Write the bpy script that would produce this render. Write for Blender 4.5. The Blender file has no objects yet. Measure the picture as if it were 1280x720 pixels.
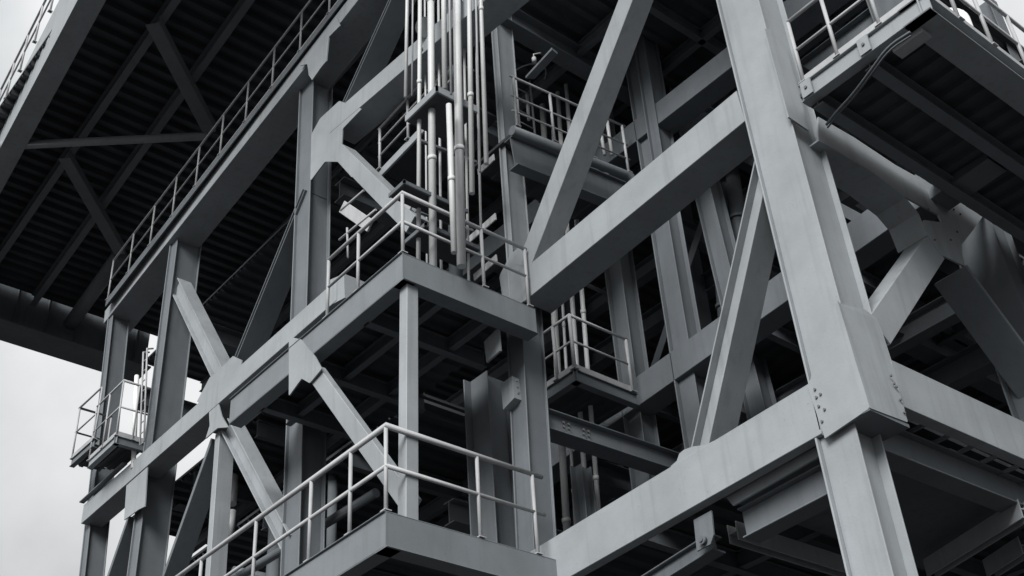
import bpy, math, random
from mathutils import Vector, Matrix
random.seed(7)
scene = bpy.context.scene
COL = scene.collection
V = Vector

# ------------------------------------------------------------------ materials
def steel(name, base, var=0.13, rough=0.5, streak=0.42, scale=1.0, grime=0.5):
    m = bpy.data.materials.new(name); m.use_nodes = True
    nt = m.node_tree; N = nt.nodes; L = nt.links
    bsdf = N['Principled BSDF']
    tc = N.new('ShaderNodeTexCoord')
    geo = N.new('ShaderNodeNewGeometry')
    # large cloudy wear
    n1 = N.new('ShaderNodeTexNoise'); n1.inputs['Scale'].default_value = 1.3*scale; n1.inputs['Detail'].default_value = 8
    n1.inputs['Roughness'].default_value = 0.62
    L.new(geo.outputs['Position'], n1.inputs['Vector'])
    # vertical rain streaks
    mp = N.new('ShaderNodeMapping'); mp.inputs['Scale'].default_value = (9*scale, 9*scale, 0.55)
    L.new(geo.outputs['Position'], mp.inputs['Vector'])
    n2 = N.new('ShaderNodeTexNoise'); n2.inputs['Scale'].default_value = 1.0; n2.inputs['Detail'].default_value = 6
    L.new(mp.outputs['Vector'], n2.inputs['Vector'])
    # fine speckle and chips
    n3 = N.new('ShaderNodeTexNoise'); n3.inputs['Scale'].default_value = 38; n3.inputs['Detail'].default_value = 4
    L.new(geo.outputs['Position'], n3.inputs['Vector'])
    r1 = N.new('ShaderNodeValToRGB'); r1.color_ramp.elements[0].position = 0.30; r1.color_ramp.elements[1].position = 0.72
    b = V(base)
    r1.color_ramp.elements[0].color = (*(b*(1-var)), 1); r1.color_ramp.elements[1].color = (*(b*(1+var)), 1)
    L.new(n1.outputs['Fac'], r1.inputs['Fac'])
    r2 = N.new('ShaderNodeValToRGB'); r2.color_ramp.elements[0].position = 0.52; r2.color_ramp.elements[1].position = 0.78
    r2.color_ramp.elements[0].color = (0,0,0,1); r2.color_ramp.elements[1].color = (streak,)*3+(1,)
    L.new(n2.outputs['Fac'], r2.inputs['Fac'])
    mx = N.new('ShaderNodeMix'); mx.data_type = 'RGBA'
    L.new(r2.outputs['Color'], mx.inputs['Factor']); L.new(r1.outputs['Color'], mx.inputs[6])
    mx.inputs[7].default_value = (*(b*0.55), 1)
    r3 = N.new('ShaderNodeValToRGB'); r3.color_ramp.elements[0].position = 0.66; r3.color_ramp.elements[1].position = 0.74
    r3.color_ramp.elements[0].color = (0,0,0,1); r3.color_ramp.elements[1].color = (grime,)*3+(1,)
    L.new(n3.outputs['Fac'], r3.inputs['Fac'])
    mx2 = N.new('ShaderNodeMix'); mx2.data_type = 'RGBA'
    L.new(r3.outputs['Color'], mx2.inputs['Factor']); L.new(mx.outputs[2], mx2.inputs[6])
    mx2.inputs[7].default_value = (b[0]*0.6, b[1]*0.57, b[2]*0.54, 1)
    L.new(mx2.outputs[2], bsdf.inputs['Base Color'])
    mr = N.new('ShaderNodeMapRange'); mr.inputs['To Min'].default_value = rough-0.08; mr.inputs['To Max'].default_value = rough+0.12
    L.new(n1.outputs['Fac'], mr.inputs['Value']); L.new(mr.outputs['Result'], bsdf.inputs['Roughness'])
    bsdf.inputs['Specular IOR Level'].default_value = 0.35
    bp = N.new('ShaderNodeBump'); bp.inputs['Strength'].default_value = 0.12; bp.inputs['Distance'].default_value = 0.01
    ad = N.new('ShaderNodeMath'); ad.operation = 'ADD'
    L.new(n3.outputs['Fac'], ad.inputs[0]); L.new(n1.outputs['Fac'], ad.inputs[1])
    L.new(ad.outputs[0], bp.inputs['Height']); L.new(bp.outputs['Normal'], bsdf.inputs['Normal'])
    return m
PAINT = steel('pale_grey_paint', (0.268,0.289,0.304))
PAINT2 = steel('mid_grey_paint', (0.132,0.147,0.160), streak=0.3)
PAINT_SHADE = steel('pale_grey_paint_shaded', (0.168,0.186,0.199), var=0.13, streak=0.35)  # darker copy of the pale grey paint; landing shade put into the colour
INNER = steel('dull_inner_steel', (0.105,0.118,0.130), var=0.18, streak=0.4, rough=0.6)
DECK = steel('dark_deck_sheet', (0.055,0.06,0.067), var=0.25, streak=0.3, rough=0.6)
GALV = steel('galvanised_tube', (0.36,0.37,0.378), var=0.2, rough=0.5, streak=0.35)
PIPEM = steel('pipe_paint', (0.52,0.53,0.535), var=0.12, rough=0.4, streak=0.25)
BOLTM = steel('bolt_steel', (0.13,0.13,0.135), rough=0.5)
WHITE = steel('white_enamel', (0.78,0.78,0.78), var=0.05, rough=0.4, streak=0.1)
BLACK = steel('black_rubber', (0.03,0.03,0.032), rough=0.6)

# ------------------------------------------------------------------ mesh builder
class MB:
    def __init__(s): s.v=[]; s.f=[]; s.sm=[]
    def prism(s, a, b):                     # two matching rings of points, closed both ends
        n=len(a); i=len(s.v); s.v += [V(p) for p in a]+[V(p) for p in b]
        for k in range(n):
            s.f.append((i+k, i+(k+1)%n, i+n+(k+1)%n, i+n+k)); s.sm.append(False)
        s.f.append(tuple(range(i+n-1, i-1, -1))); s.sm.append(False)
        s.f.append(tuple(range(i+n, i+2*n))); s.sm.append(False)
        return s
    def box(s, lo, hi):
        x0,y0,z0=lo; x1,y1,z1=hi
        return s.prism([(x0,y0,z0),(x1,y0,z0),(x1,y1,z0),(x0,y1,z0)],[(x0,y0,z1),(x1,y0,z1),(x1,y1,z1),(x0,y1,z1)])
    def plate(s, pts, off):                 # polygon given its thickness
        off=V(off); a=[V(p) for p in pts]
        return s.prism(a,[p+off for p in a])
    def tube(s, pts, r, seg=12, cap=True):
        pts=[V(p) for p in pts]; n=len(pts); i0=len(s.v)
        ref=None
        for k,p in enumerate(pts):
            if k==0: t=pts[1]-p
            elif k==n-1: t=p-pts[k-1]
            else: t=(pts[k+1]-p).normalized()+(p-pts[k-1]).normalized()
            t.normalize()
            if ref is None: ref = t.orthogonal().normalized()
            a=(ref-t*ref.dot(t)).normalized(); ref=a; b=t.cross(a)
            rr = r
            if 0<k<n-1:
                c=t.dot((pts[k+1]-p).normalized()); rr=r/max(0.6,c)
            for j in range(seg):
                an=2*math.pi*j/seg; s.v.append(p+a*math.cos(an)*rr+b*math.sin(an)*rr)
        for k in range(n-1):
            for j in range(seg):
                s.f.append((i0+k*seg+j, i0+k*seg+(j+1)%seg, i0+(k+1)*seg+(j+1)%seg, i0+(k+1)*seg+j)); s.sm.append(True)
        s.f.append(tuple(range(i0+seg-1,i0-1,-1))); s.sm.append(False)
        s.f.append(tuple(range(i0+(n-1)*seg,i0+n*seg))); s.sm.append(False)
        return s
    def sweep(s, rects, p0, p1, n, flip=False, c0=None):
        p0=V(p0); p1=V(p1); t=(p1-p0).normalized(); n=V(n); n=(n-t*n.dot(t)).normalized()
        u=t.cross(n)
        if flip: u=-u
        for (u0,u1,v0,v1) in rects:
            c=min(0.006, abs(u1-u0)*0.25, abs(v1-v0)*0.25)
            prof=[(u0+c,v0),(u1-c,v0),(u1,v0+c),(u1,v1-c),(u1-c,v1),(u0+c,v1),(u0,v1-c),(u0,v0+c)]
            s.prism([p0+u*a-n*b for a,b in prof],[p1+u*a-n*b for a,b in prof])
        return s
def link(name, mb, mat, base=(0,0,0), parent=None, loc=None):
    me=bpy.data.meshes.new(name); base=V(base)
    me.from_pydata([tuple(v-base) for v in mb.v],[],mb.f); me.update()
    me.polygons.foreach_set('use_smooth', mb.sm)
    import bmesh as _b
    bm=_b.new(); bm.from_mesh(me); _b.ops.recalc_face_normals(bm, faces=bm.faces); bm.to_mesh(me); bm.free()
    me.materials.append(mat)
    o=bpy.data.objects.new(name, me); COL.objects.link(o)
    if parent is not None:
        o.parent=parent; o.location = V(base)-ORG[parent.name]
    else: o.location=base
    ORG[o.name]=V(base)
    return o
ORG={}
def empty(name, loc, parent=None):
    o=bpy.data.objects.new(name,None); COL.objects.link(o); o.empty_display_size=0.2
    o.location = V(loc) if parent is None else V(loc)-ORG[parent.name]
    if parent is not None: o.parent=parent
    ORG[o.name]=V(loc); return o
def tag(o, label, cat, group=None, kind=None):
    if label: o['label']=label
    if cat: o['category']=cat
    if group: o['group']=group
    o['kind']=kind or 'thing'
    return o
def part(name, mb, mat, parent, base=None, label=None):
    o=link(name, mb, mat, ORG[parent.name] if base is None else base, parent)
    if label: o['label']=label
    return o

# ------------------------------------------------------------------ rolled sections (u across, v back from the visible face)
def sec(kind,h,d,t=0.02):
    H=h/2
    if kind=='box': return [(-H,H,0,d)]
    if kind=='web': return [(-H,-H+t,0,d),(H-t,H,0,d),(-H+t,H-t,d*0.5-0.5*t,d*0.5+0.5*t)]
    if kind=='web3': return [(-H,-H+t,0,d),(H-t,H,0,d),(-H+t,H-t,d*0.28,d*0.28+t)]
    if kind=='flange': return [(-H,H,0,t),(-H,H,d-t,d),(-t/2,t/2,t,d-t)]
    if kind=='plate': return [(-H,H,0,t),(H-t,H,t,d),(-H,-H+t,t,d)]
    if kind=='fas': return [(-H+t*0.6,H-t*0.6,0.0,t),(H-t*0.6,H,-0.028,d),(-H,-H+t*0.6,0,d)]
    if kind=='fas2': return [(-H+t*0.6,H-t*0.6,0.0,t),(H-t*0.6,H,0,d),(-H,-H+t*0.6,-0.028,d)]
    if kind=='angle': return [(-H,H,0,t),(-H,-H+t,t,d)]
XN=(-1,0,0); YN=(0,-1,0); ZN=(0,0,-1)
def member(name,label,cat,a0,b0,a1,b1,n,d,kind,mat=None,group=None,ext=(0,0),flip=False,parent=None,t=0.02,h=None):
    a0,b0,a1,b1=map(V,(a0,b0,a1,b1))
    p0=(a0+b0)/2; p1=(a1+b1)/2; tt=(p1-p0).normalized()
    def perp(a,b):
        w=b-a; return (w-tt*w.dot(tt)).length
    if h is None: h=(perp(a0,b0)+perp(a1,b1))/2
    p0=p0-tt*ext[0]; p1=p1+tt*ext[1]
    mb=MB().sweep(sec(kind,h,d,t),p0,p1,n,flip)
    o=link(name,mb,mat or PAINT,p0,parent)
    if parent is None: tag(o,label,cat,group)
    elif label: o['label']=label
    return o
def crux(name,label,cat,A,B,z0,z1,wx,mat=None,group=None,rx=0.08,ry=0.06,t=0.022):
    """column: A=(top corner, bottom corner) line nearest us, B=(width in y top, bottom). wx depth in x."""
    (ct,cb)=A; ct=V(ct); cb=V(cb); d=(ct-cb)/(ct.z-cb.z)
    p0=cb+d*(z0-cb.z); p1=cb+d*(z1-cb.z); W=B
    R=[(W-t,W,0,wx),(0,W-t,rx,rx+t),(ry,ry+t,rx+t,wx-t),(0,W-t,wx-t,wx)]
    mb=MB()
    for (y0,y1,x0,x1) in R:
        c=min(0.005,t*0.25)
        prof=[(y0+c,x0),(y1-c,x0),(y1,x0+c),(y1,x1-c),(y1-c,x1),(y0+c,x1),(y0,x1-c),(y0,x0+c)]
        mb.prism([p0+V((b,a,0)) for a,b in prof],[p1+V((b,a,0)) for a,b in prof])
    o=link(name,mb,mat or PAINT,p0); tag(o,label,cat,group); return o
def bolts(parent, pts, n, r=0.017):
    n=V(n)
    for p in pts:
        p=V(p); part('bolt', MB().tube([p,p+n*0.016],r,6), BOLTM, parent, base=p)
def rnd(pts,r,seg=5):
    pts=[V(p) for p in pts]; out=[]
    for i,p in enumerate(pts):
        a=pts[i-1]-p; b=pts[(i+1)%len(pts)]-p
        ra=min(r,a.length*0.45); rb=min(r,b.length*0.45)
        A=p+a.normalized()*ra; B=p+b.normalized()*rb
        for k in range(seg+1):
            t=k/seg; out.append(A*(1-t)**2+p*2*t*(1-t)+B*t*t)
    return out
def lerp(a,b,t): return V(a)+(V(b)-V(a))*t

def railing(parent, path, h=1.05, posts=(), r=0.022, mat=None, kick=True, mids=(0.52,), pr=0.024):
    """guard rail along a path of 3-D foot points; posts = list of (segment, fraction)"""
    mat=mat or GALV
    base=V(path[0]); rl=empty('railing', base, parent)
    up=V((0,0,h))
    path=[V(p) for p in path]
    part('top_rail', MB().tube([p+up for p in path], r*1.1, 10), mat, rl)
    for m in mids: part('mid_rail', MB().tube([p+up*m for p in path], r*0.85, 8), mat, rl)
    for (sg,f) in posts:
        p=lerp(path[sg],path[sg+1],f)
        part('post', MB().tube([p, p+up*0.985], pr, 8).box(p+V((-pr*1.9,-pr*1.9,0)),p+V((pr*1.9,pr*1.9,0.012))), mat, rl, base=p)
    if kick:
        mb=MB()
        for a,b in zip(path,path[1:]):
            t=(b-a).normalized(); s=V((-t.y,t.x,0))*0.004
            mb.prism([a-s,b-s,b+s,a+s],[q+V((0,0,0.10)) for q in (a-s,b-s,b+s,a+s)])
        part('kick_plate', mb, mat, rl)
    return rl

def corrug(x0,x1,y0,y1,z,pitch=0.3,dep=0.06,along='y'):
    """trapezoid-ribbed sheet with ribs hanging down, ribs run along y or x"""
    mb=MB(); a0,a1=(x0,x1) if along=='y' else (y0,y1); b0,b1=(y0,y1) if along=='y' else (x0,x1)
    prof=[]; a=a0
    while a<a1-1e-6:
        for da,dz in ((0,0),(0.45,0),(0.55,-dep),(0.90,-dep),(1.0,0)):
            prof.append((min(a+da*pitch,a1),dz))
        a+=pitch
    prof=[p for i,p in enumerate(prof) if i==0 or p!=prof[i-1]]
    i0=len(mb.v)
    def P(a,b,zz): return V((a,b,zz)) if along=='y' else V((b,a,zz))
    for (a,dz) in prof:
        mb.v += [P(a,b0,z+dz),P(a,b1,z+dz)]
    for k in range(len(prof)-1):
        if abs(prof[k][0]-prof[k+1][0])<1e-6: continue
        i=i0+2*k; mb.f.append((i,i+1,i+3,i+2)); mb.sm.append(False)
    # floor on top
    mb.box((x0,y0,z+0.01),(x1,y1,z+0.06))
    return mb

# ================================================================== SETTING
g=MB().box((-600,-600,-2.2),(600,600,-1.7))
GR=bpy.data.materials.new('yard_asphalt'); GR.use_nodes=True
nt=GR.node_tree; nz=nt.nodes.new('ShaderNodeTexNoise'); nz.inputs['Scale'].default_value=60; nz.inputs['Detail'].default_value=8
cr=nt.nodes.new('ShaderNodeValToRGB'); cr.color_ramp.elements[0].color=(0.016,0.016,0.017,1); cr.color_ramp.elements[1].color=(0.045,0.045,0.047,1)
tcg=nt.nodes.new('ShaderNodeTexCoord'); nt.links.new(tcg.outputs['Object'],nz.inputs['Vector'])
nt.links.new(nz.outputs['Fac'],cr.inputs['Fac']); nt.links.new(cr.outputs['Color'],nt.nodes['Principled BSDF'].inputs['Base Color'])
nt.nodes['Principled BSDF'].inputs['Roughness'].default_value=0.9
gr=link('ground',g,GR,(0,0,-1.7)); gr['kind']='structure'
ZG=-1.7

# ================================================================== FRONT CORNER COLUMN
XA=9.49; YB=5.67
col=crux('steel_column','massive pale grey front corner column with bolted joint box, crossing the picture on the right','column',
     ((9.490,5.781,11.660),(9.490,5.726,7.132)),0.56,5.9,17.0,0.62,rx=0.055,ry=0.07)
part('stiffener_plate', MB().plate([(9.464,5.745,11.103),(9.799,5.745,11.319),(9.841,5.730,10.199),(9.800,5.720,9.626),(9.458,5.720,9.648)],(0,0.02,0)), PAINT, col)
# joint box
cb0=(9.490,5.669,5.855); cl0=(9.490,6.228,5.787)
box_pts=[(9.470,6.100,6.778),(9.470,6.217,6.459),(9.470,6.278,6.405),(9.470,6.215,5.775),(9.470,5.657,5.842),(9.470,5.705,7.112),(9.470,5.870,6.991)]
part('joint_plate', MB().plate(box_pts,(0.022,0,0)), PAINT, col)
side=rnd([(9.487,5.715,7.105),(9.945,5.715,7.207),(10.118,5.700,7.146),(10.136,5.690,6.978),(10.135,5.680,6.727),(10.132,5.670,6.510),(10.077,5.650,5.875),(9.466,5.650,5.838)],0.02)
part('joint_plate', MB().plate(side,(0,0.022,0)), PAINT, col)
zb=cb0[2]
part('bottom_plate', MB().box((9.475,5.66,zb-0.03),(10.10,6.24,zb+0.01)), PAINT2, col)
bolts(col,[(9.470,6.197,6.317),(9.470,6.196,6.124),(9.470,6.199,5.954),(9.470,6.146,6.237),(9.470,6.141,6.061),(9.470,6.200,6.227)],XN,0.015)
bolts(col,[(10.034,5.650,6.260),(10.043,5.650,6.116),(10.052,5.650,5.974),(9.987,5.650,6.374),(10.006,5.650,6.287)],YN,0.015)
low=crux('steel_column','lower leg of the front corner column below the joint box, at bottom right','column',
     ((9.490,5.902,5.180),(9.490,5.894,4.248)),0.44,ZG,5.84,0.48,mat=PAINT,rx=0.06,ry=0.10)
part('base_plate', MB().box((9.2,5.2,ZG),(10.2,6.5,ZG+0.04)), PAINT2, low)

# ---- A face beams (between front corner column and middle column)
o=member('steel_beam','big pale box beam rising across the centre to the front corner column','beam',
   (9.490,10.259,10.360),(9.490,10.570,9.827),(9.495,6.377,10.580),(9.495,6.350,10.063),XN,0.5,'box',ext=(0.0,0.03))
part('gusset_plate', MB().plate(rnd([(9.495,10.880,10.560),(9.495,10.610,10.775),(9.495,10.413,10.793),(9.495,10.330,10.572),(9.495,10.298,10.372),(9.495,10.165,10.332),(9.495,9.761,10.340),(9.495,10.317,9.856),(9.495,10.574,9.845),(9.495,10.843,10.163)],0.06),(0.02,0,0)),PAINT,o)
o=member('steel_beam','pale box beam at lower centre running up into the joint box','beam',
   (9.490,10.559,6.279),(9.490,10.158,5.729),(9.490,6.264,6.442),(9.490,6.234,5.843),XN,0.14,'plate',ext=(0.35,0.02))
part('gusset_plate', MB().plate([(9.497,8.242,6.376),(9.497,8.140,6.399),(9.497,8.090,6.465),(9.497,8.014,6.480),(9.497,7.885,6.460),(9.497,7.707,6.398),(9.497,7.442,6.382),(9.497,7.549,6.145),(9.497,8.007,6.204)],(0.02,0,0)),PAINT,o)
part('splice_plate', MB().plate([(9.495,9.985,6.253),(9.495,9.989,5.776),(9.495,10.160,5.760),(9.495,10.287,5.885),(9.495,10.511,6.231)],(0.02,0,0)),PAINT,o)
# ---- diagonals on the A face
member('diagonal_brace','long diagonal brace rising right from the centre joint, pale face and dark underside','brace',
   (9.490,10.409,10.591),(9.490,10.171,10.388),(9.490,7.862,13.726),(9.490,7.593,13.478),XN,0.34,'box',ext=(0.1,1.2))
member('diagonal_brace','leaning I-section brace between the lower beam and the front corner column','brace',
   (9.620,8.047,6.551),(9.620,7.759,6.420),(9.620,6.482,9.365),(9.620,6.313,9.246),XN,0.38,'web3',ext=(0.0,0.4))

# ---- B face
o=member('steel_beam','pale beam running right from the joint box to the edge of the picture','beam',
   (10.137,5.670,6.626),(10.106,5.670,6.074),(12.586,5.670,6.686),(12.288,5.670,6.126),YN,0.14,'plate',ext=(0,2.2),flip=True)
web_=[(10.090,5.722,10.000),(10.776,5.722,10.040),(11.571,5.722,10.015),(12.382,5.722,10.079),(12.848,5.722,10.187),(13.465,5.722,10.267),(13.564,5.722,10.163),(13.073,5.722,9.669),(12.627,5.722,9.239),(12.563,5.722,9.061),(12.541,5.722,8.867),(12.089,5.722,8.824),(11.998,5.722,8.802),(11.826,5.722,9.003),(11.806,5.722,9.092),(11.859,5.722,9.277),(12.314,5.722,9.450),(12.278,5.722,9.560),(11.562,5.722,9.498),(10.987,5.722,9.596),(9.958,5.722,9.577)]
o=link('steel_beam',MB().plate(web_,(0,0.024,0)),PAINT,web_[0]); tag(o,'flared web beam with bolted node under the top right platform','beam')
fl_=[(9.902,5.690,9.524),(10.926,5.690,9.543),(11.497,5.690,9.445),(11.710,5.690,9.297),(11.766,5.690,8.968)]
mb=MB()
for a_,b_ in zip(fl_,fl_[1:]):
    a_=V(a_);b_=V(b_); nn=V((-(b_-a_).z,0,(b_-a_).x)).normalized()*0.022
    mb.prism([a_,b_,b_-nn,a_-nn],[p+V((0,0.42,0)) for p in (a_,b_,b_-nn,a_-nn)])
part('bottom_flange',mb,PAINT,o)
bolts(o,[(12.729,5.720,9.849),(12.862,5.720,9.833),(12.609,5.720,9.431),(12.368,5.720,9.196),(11.956,5.720,9.012),(12.042,5.720,9.524)],YN,0.014)
member('diagonal_brace','pale I-section brace climbing right from the joint box to the lit gusset','brace',
   (10.156,5.725,7.215),(10.587,5.725,7.280),(11.835,5.725,9.015),(12.079,5.725,8.827),YN,0.3,'plate',ext=(0.3,-0.02),h=0.36)
member('diagonal_brace','dark diagonal brace dropping right from the lit gusset towards the picture edge','brace',
   (12.407,5.670,8.814),(12.504,5.670,8.807),(13.234,5.670,8.032),(13.303,5.670,7.966),YN,0.46,'box',mat=PAINT2,ext=(0,0.6),h=0.07)
crux('steel_column','second column along the right face, partly hidden behind the dark diagonal','column',
   ((13.457,5.670,9.877),(13.511,5.670,8.421)),0.56,ZG,16,0.6,mat=INNER,rx=0.12,ry=0.07)

# ---- inner ring beams under the joint box
member('steel_beam','short inner I-beam below the lower centre beam, pale web','beam',
   (9.800,6.362,5.737),(9.800,6.305,5.431),(9.800,7.647,5.664),(9.800,7.698,5.431),XN,0.26,'web3',mat=PAINT2,ext=(0.1,0.0),h=0.34)
member('steel_beam','inner I-beam below the right-hand beam, pale web fading into shade','beam',
   (10.234,5.970,6.003),(10.026,5.970,5.795),(12.792,5.970,6.176),(12.567,5.970,5.754),YN,0.26,'web3',mat=PAINT2,ext=(0.1,3.0),h=0.36)

# ================================================================== MIDDLE COLUMN
crux('steel_column','upper middle column above the centre joint, narrow pale edge and grey side','column',
   ((9.490,10.582,16.041),(9.490,10.604,10.391)),0.10,9.9,17.5,0.4,mat=PAINT,rx=0.04,ry=0.03)
mc=crux('steel_column','lower middle column between the centre joint and the lower landing','column',
   ((9.490,10.523,9.087),(9.490,10.603,6.203)),0.30,ZG,9.95,0.42,mat=PAINT2,rx=0.03,ry=0.04)
# brackets by the middle column
def bracket(label,pts,n,off,bl):
    mb=MB().plate(pts,off); o=link('connection_plate',mb,PAINT,pts[0]); tag(o,label,'plate'); bolts(o,bl,n,0.02); return o
bracket('pale bolted connection box on the left of the lower middle column',
   [(9.400,10.882,8.741),(9.400,10.647,8.745),(9.400,10.629,8.406),(9.400,10.866,8.341)],YN,(0.22,0,0),[(9.170,10.300,8.414),(9.176,10.300,8.321),(9.181,10.300,8.228)])
bracket('pale end plate under the centre landing beside the middle column',
   [(9.000,10.704,9.169),(9.000,10.396,9.227),(9.000,10.393,8.864),(9.000,10.679,8.831)],XN,(0.03,0,0),[])
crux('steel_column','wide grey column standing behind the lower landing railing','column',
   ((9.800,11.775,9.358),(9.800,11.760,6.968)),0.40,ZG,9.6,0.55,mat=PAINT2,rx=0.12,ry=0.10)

# ================================================================== CENTRE LANDING (level 2)
Z2=9.61
c=(7.330,10.200,9.611); c=V(c); cz=c.z
cr_=V((9.195,10.200,9.601)); 
plat=empty('access_platform',c); tag(plat,'centre landing with deep pale fascia and tube railing, left of the big beam','platform')
xl=V((7.330,12.504,9.687))
# fascia beams: one along y, one along x
part('fascia_beam', MB().sweep(sec('fas',0.42,0.20,0.02), c+V((0,0,-0.21)), V((7.33,V((7.330,14.486,9.329)).y,cz-0.21)), XN), PAINT_SHADE, plat)
part('fascia_beam', MB().sweep(sec('fas',0.42,0.20,0.02), c+V((0.0,0.002,-0.21)), V((9.50,c.y,cz-0.21)), YN), PAINT_SHADE, plat)
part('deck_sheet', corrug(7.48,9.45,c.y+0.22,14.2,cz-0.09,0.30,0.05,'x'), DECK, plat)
for xx in (8.05,8.8): part('joist', MB().sweep(sec('web',0.2,0.10,0.012),V((xx,c.y+0.2,cz-0.26)),V((xx,14.15,cz-0.26)),XN), INNER, plat, base=(xx,c.y,cz))
for yy in (11.2,12.6,13.8): part('joist', MB().sweep(sec('web',0.24,0.12,0.014),V((7.5,yy,cz-0.30)),V((9.45,yy,cz-0.30)),YN), INNER, plat, base=(7.5,yy,cz))
lenY=V((7.330,11.923,9.647)).y
railing(plat,[(7.36,V((7.360,11.973,10.990)).y,cz+0.01),(7.36,c.y+0.03,cz+0.01),(9.45,c.y+0.03,cz+0.01)],h=0.98,posts=((0,0.0),(0,0.42),(0,0.999),(1,0.62),(1,0.985)),r=0.024,kick=False)
# post below the landing
pb=(7.360,10.167,9.027); 
p0=V((7.511,10.240,9.180)); p1=V((7.450,10.240,6.019))
o=link('steel_post',MB().sweep([(-0.085,0.085,0,0.16)],V((p0.x,10.24,p0.z+0.1)),V((p1.x,10.24,p1.z-0.3)),YN),PAINT,p1); tag(o,'slim pale square post carrying the centre landing corner','post')

# ================================================================== LOWER LANDING (level 1)
d=V((7.070,10.194,6.016)); dz=d.z
pl=empty('access_platform',d); tag(pl,'lower landing at bottom centre with pale fascia and long tube railing','platform')
part('fascia_beam', MB().sweep(sec('fas',0.42,0.20,0.02), d+V((0,0,-0.21)), V((7.07,17.0,dz-0.21)), XN), PAINT_SHADE, pl)
part('fascia_beam', MB().sweep(sec('fas',0.42,0.20,0.02), d+V((0,0.002,-0.21)), V((9.58,d.y,dz-0.21)), YN), PAINT_SHADE, pl)
part('deck_sheet', corrug(7.22,9.4,d.y+0.22,17.0,dz-0.1,0.3,0.05,'x'), DECK, pl)
for yy in (11.2,12.6,14.0): part('joist', MB().sweep(sec('web',0.2,0.1,0.012),V((7.2,yy,dz-0.27)),V((9.4,yy,dz-0.27)),YN), INNER, pl, base=(7.2,yy,dz))
railing(pl,[(7.10,17.0,dz+0.01),(7.10,d.y+0.03,dz+0.01),(9.40,d.y+0.03,dz+0.01)],h=1.05,
   posts=((0,0.0),(0,0.17),(0,0.37),(0,0.58),(0,0.77),(0,0.895),(0,0.999),(1,0.56),(1,0.93)),r=0.026,kick=False)

# ================================================================== LEFT TRUSS
# columns
G_LC='columns of the left truss'
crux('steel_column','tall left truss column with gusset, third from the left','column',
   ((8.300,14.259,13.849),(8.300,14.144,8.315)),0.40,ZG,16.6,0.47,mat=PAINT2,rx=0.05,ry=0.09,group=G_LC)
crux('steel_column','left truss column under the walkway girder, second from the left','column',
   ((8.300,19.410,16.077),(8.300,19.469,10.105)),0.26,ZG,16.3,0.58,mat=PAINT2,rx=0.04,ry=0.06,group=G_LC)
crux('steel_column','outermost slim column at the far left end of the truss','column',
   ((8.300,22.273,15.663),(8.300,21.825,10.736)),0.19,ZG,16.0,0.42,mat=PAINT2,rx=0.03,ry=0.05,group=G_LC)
# mid chord
o=member('steel_beam','long pale chord beam of the left truss, its cut end beside the centre landing','beam',
   (8.194,21.975,11.270),(8.194,21.894,10.803),(8.194,13.155,11.314),(8.194,13.007,10.874),XN,0.4,'box',h=0.39)
part('gusset_plate', MB().plate([(8.201,17.462,11.326),(8.201,17.059,11.601),(8.201,16.671,11.591),(8.201,16.269,11.617),(8.201,15.945,11.367),(8.201,15.945,10.967),(8.201,16.681,10.955),(8.201,16.489,10.573),(8.201,16.231,10.243),(8.201,16.594,10.400),(8.201,16.754,10.401),(8.201,16.995,10.394),(8.201,16.891,10.586),(8.201,16.981,10.965)],(0.02,0,0)),PAINT,o)
part('gusset_plate', MB().plate([(8.201,20.017,10.827),(8.201,19.197,10.837),(8.201,19.096,10.034),(8.201,19.351,10.078),(8.201,19.922,10.110)],(0.02,0,0)),PAINT,o)
part('end_plate', MB().plate([(8.190,13.285,11.390),(8.201,12.904,11.284),(8.201,12.867,10.824),(8.201,13.236,10.908)],(0.42,0,0)),PAINT,o)
part('top_flange', MB().sweep([(-0.05,0.05,0,0.03)],V((8.159,20.120,11.298)),V((8.159,21.970,11.276)),ZN),PAINT2,o)
part('gusset_plate', MB().plate(rnd([(7.310,12.874,9.804),(7.310,12.546,9.585),(7.310,12.155,9.093),(7.310,11.985,8.819),(7.310,12.270,8.746),(7.310,12.479,8.926),(7.310,12.791,8.812)],0.03),(0.02,0,0)),PAINT,plat)
GB='braces of the left truss'
def brace(label,a0,b0,a1,b1,d,kind,mat=None,h=None,ext=(0.05,0.05)):
    return member('diagonal_brace',label,'brace',a0,b0,a1,b1,XN,d*1.17,kind,mat=mat,h=h and h*1.17,ext=ext,group=GB)
brace('short brace falling right from the second left column to the chord gusset',(8.400,19.587,15.005),(8.400,18.981,14.647),(8.400,17.405,11.814),(8.400,16.944,11.739),0.26,'web3',ext=(0.3,0.05))
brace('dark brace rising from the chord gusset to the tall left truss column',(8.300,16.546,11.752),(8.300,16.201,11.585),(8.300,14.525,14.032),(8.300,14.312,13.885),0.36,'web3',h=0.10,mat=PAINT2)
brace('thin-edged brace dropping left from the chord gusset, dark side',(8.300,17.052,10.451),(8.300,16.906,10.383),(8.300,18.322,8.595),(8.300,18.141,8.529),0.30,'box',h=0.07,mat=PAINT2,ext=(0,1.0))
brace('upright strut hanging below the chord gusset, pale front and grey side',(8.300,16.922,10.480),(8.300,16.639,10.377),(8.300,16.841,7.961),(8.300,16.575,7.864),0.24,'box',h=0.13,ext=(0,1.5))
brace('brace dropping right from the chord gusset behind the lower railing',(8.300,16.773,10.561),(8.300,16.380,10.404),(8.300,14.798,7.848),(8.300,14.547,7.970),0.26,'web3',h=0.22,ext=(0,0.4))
brace('short dark brace below the chord near the outermost column',(8.300,20.078,10.276),(8.300,19.900,10.204),(8.300,20.656,9.346),(8.300,20.475,9.281),0.3,'box',h=0.07,mat=PAINT2,ext=(0,0.8))
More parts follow.
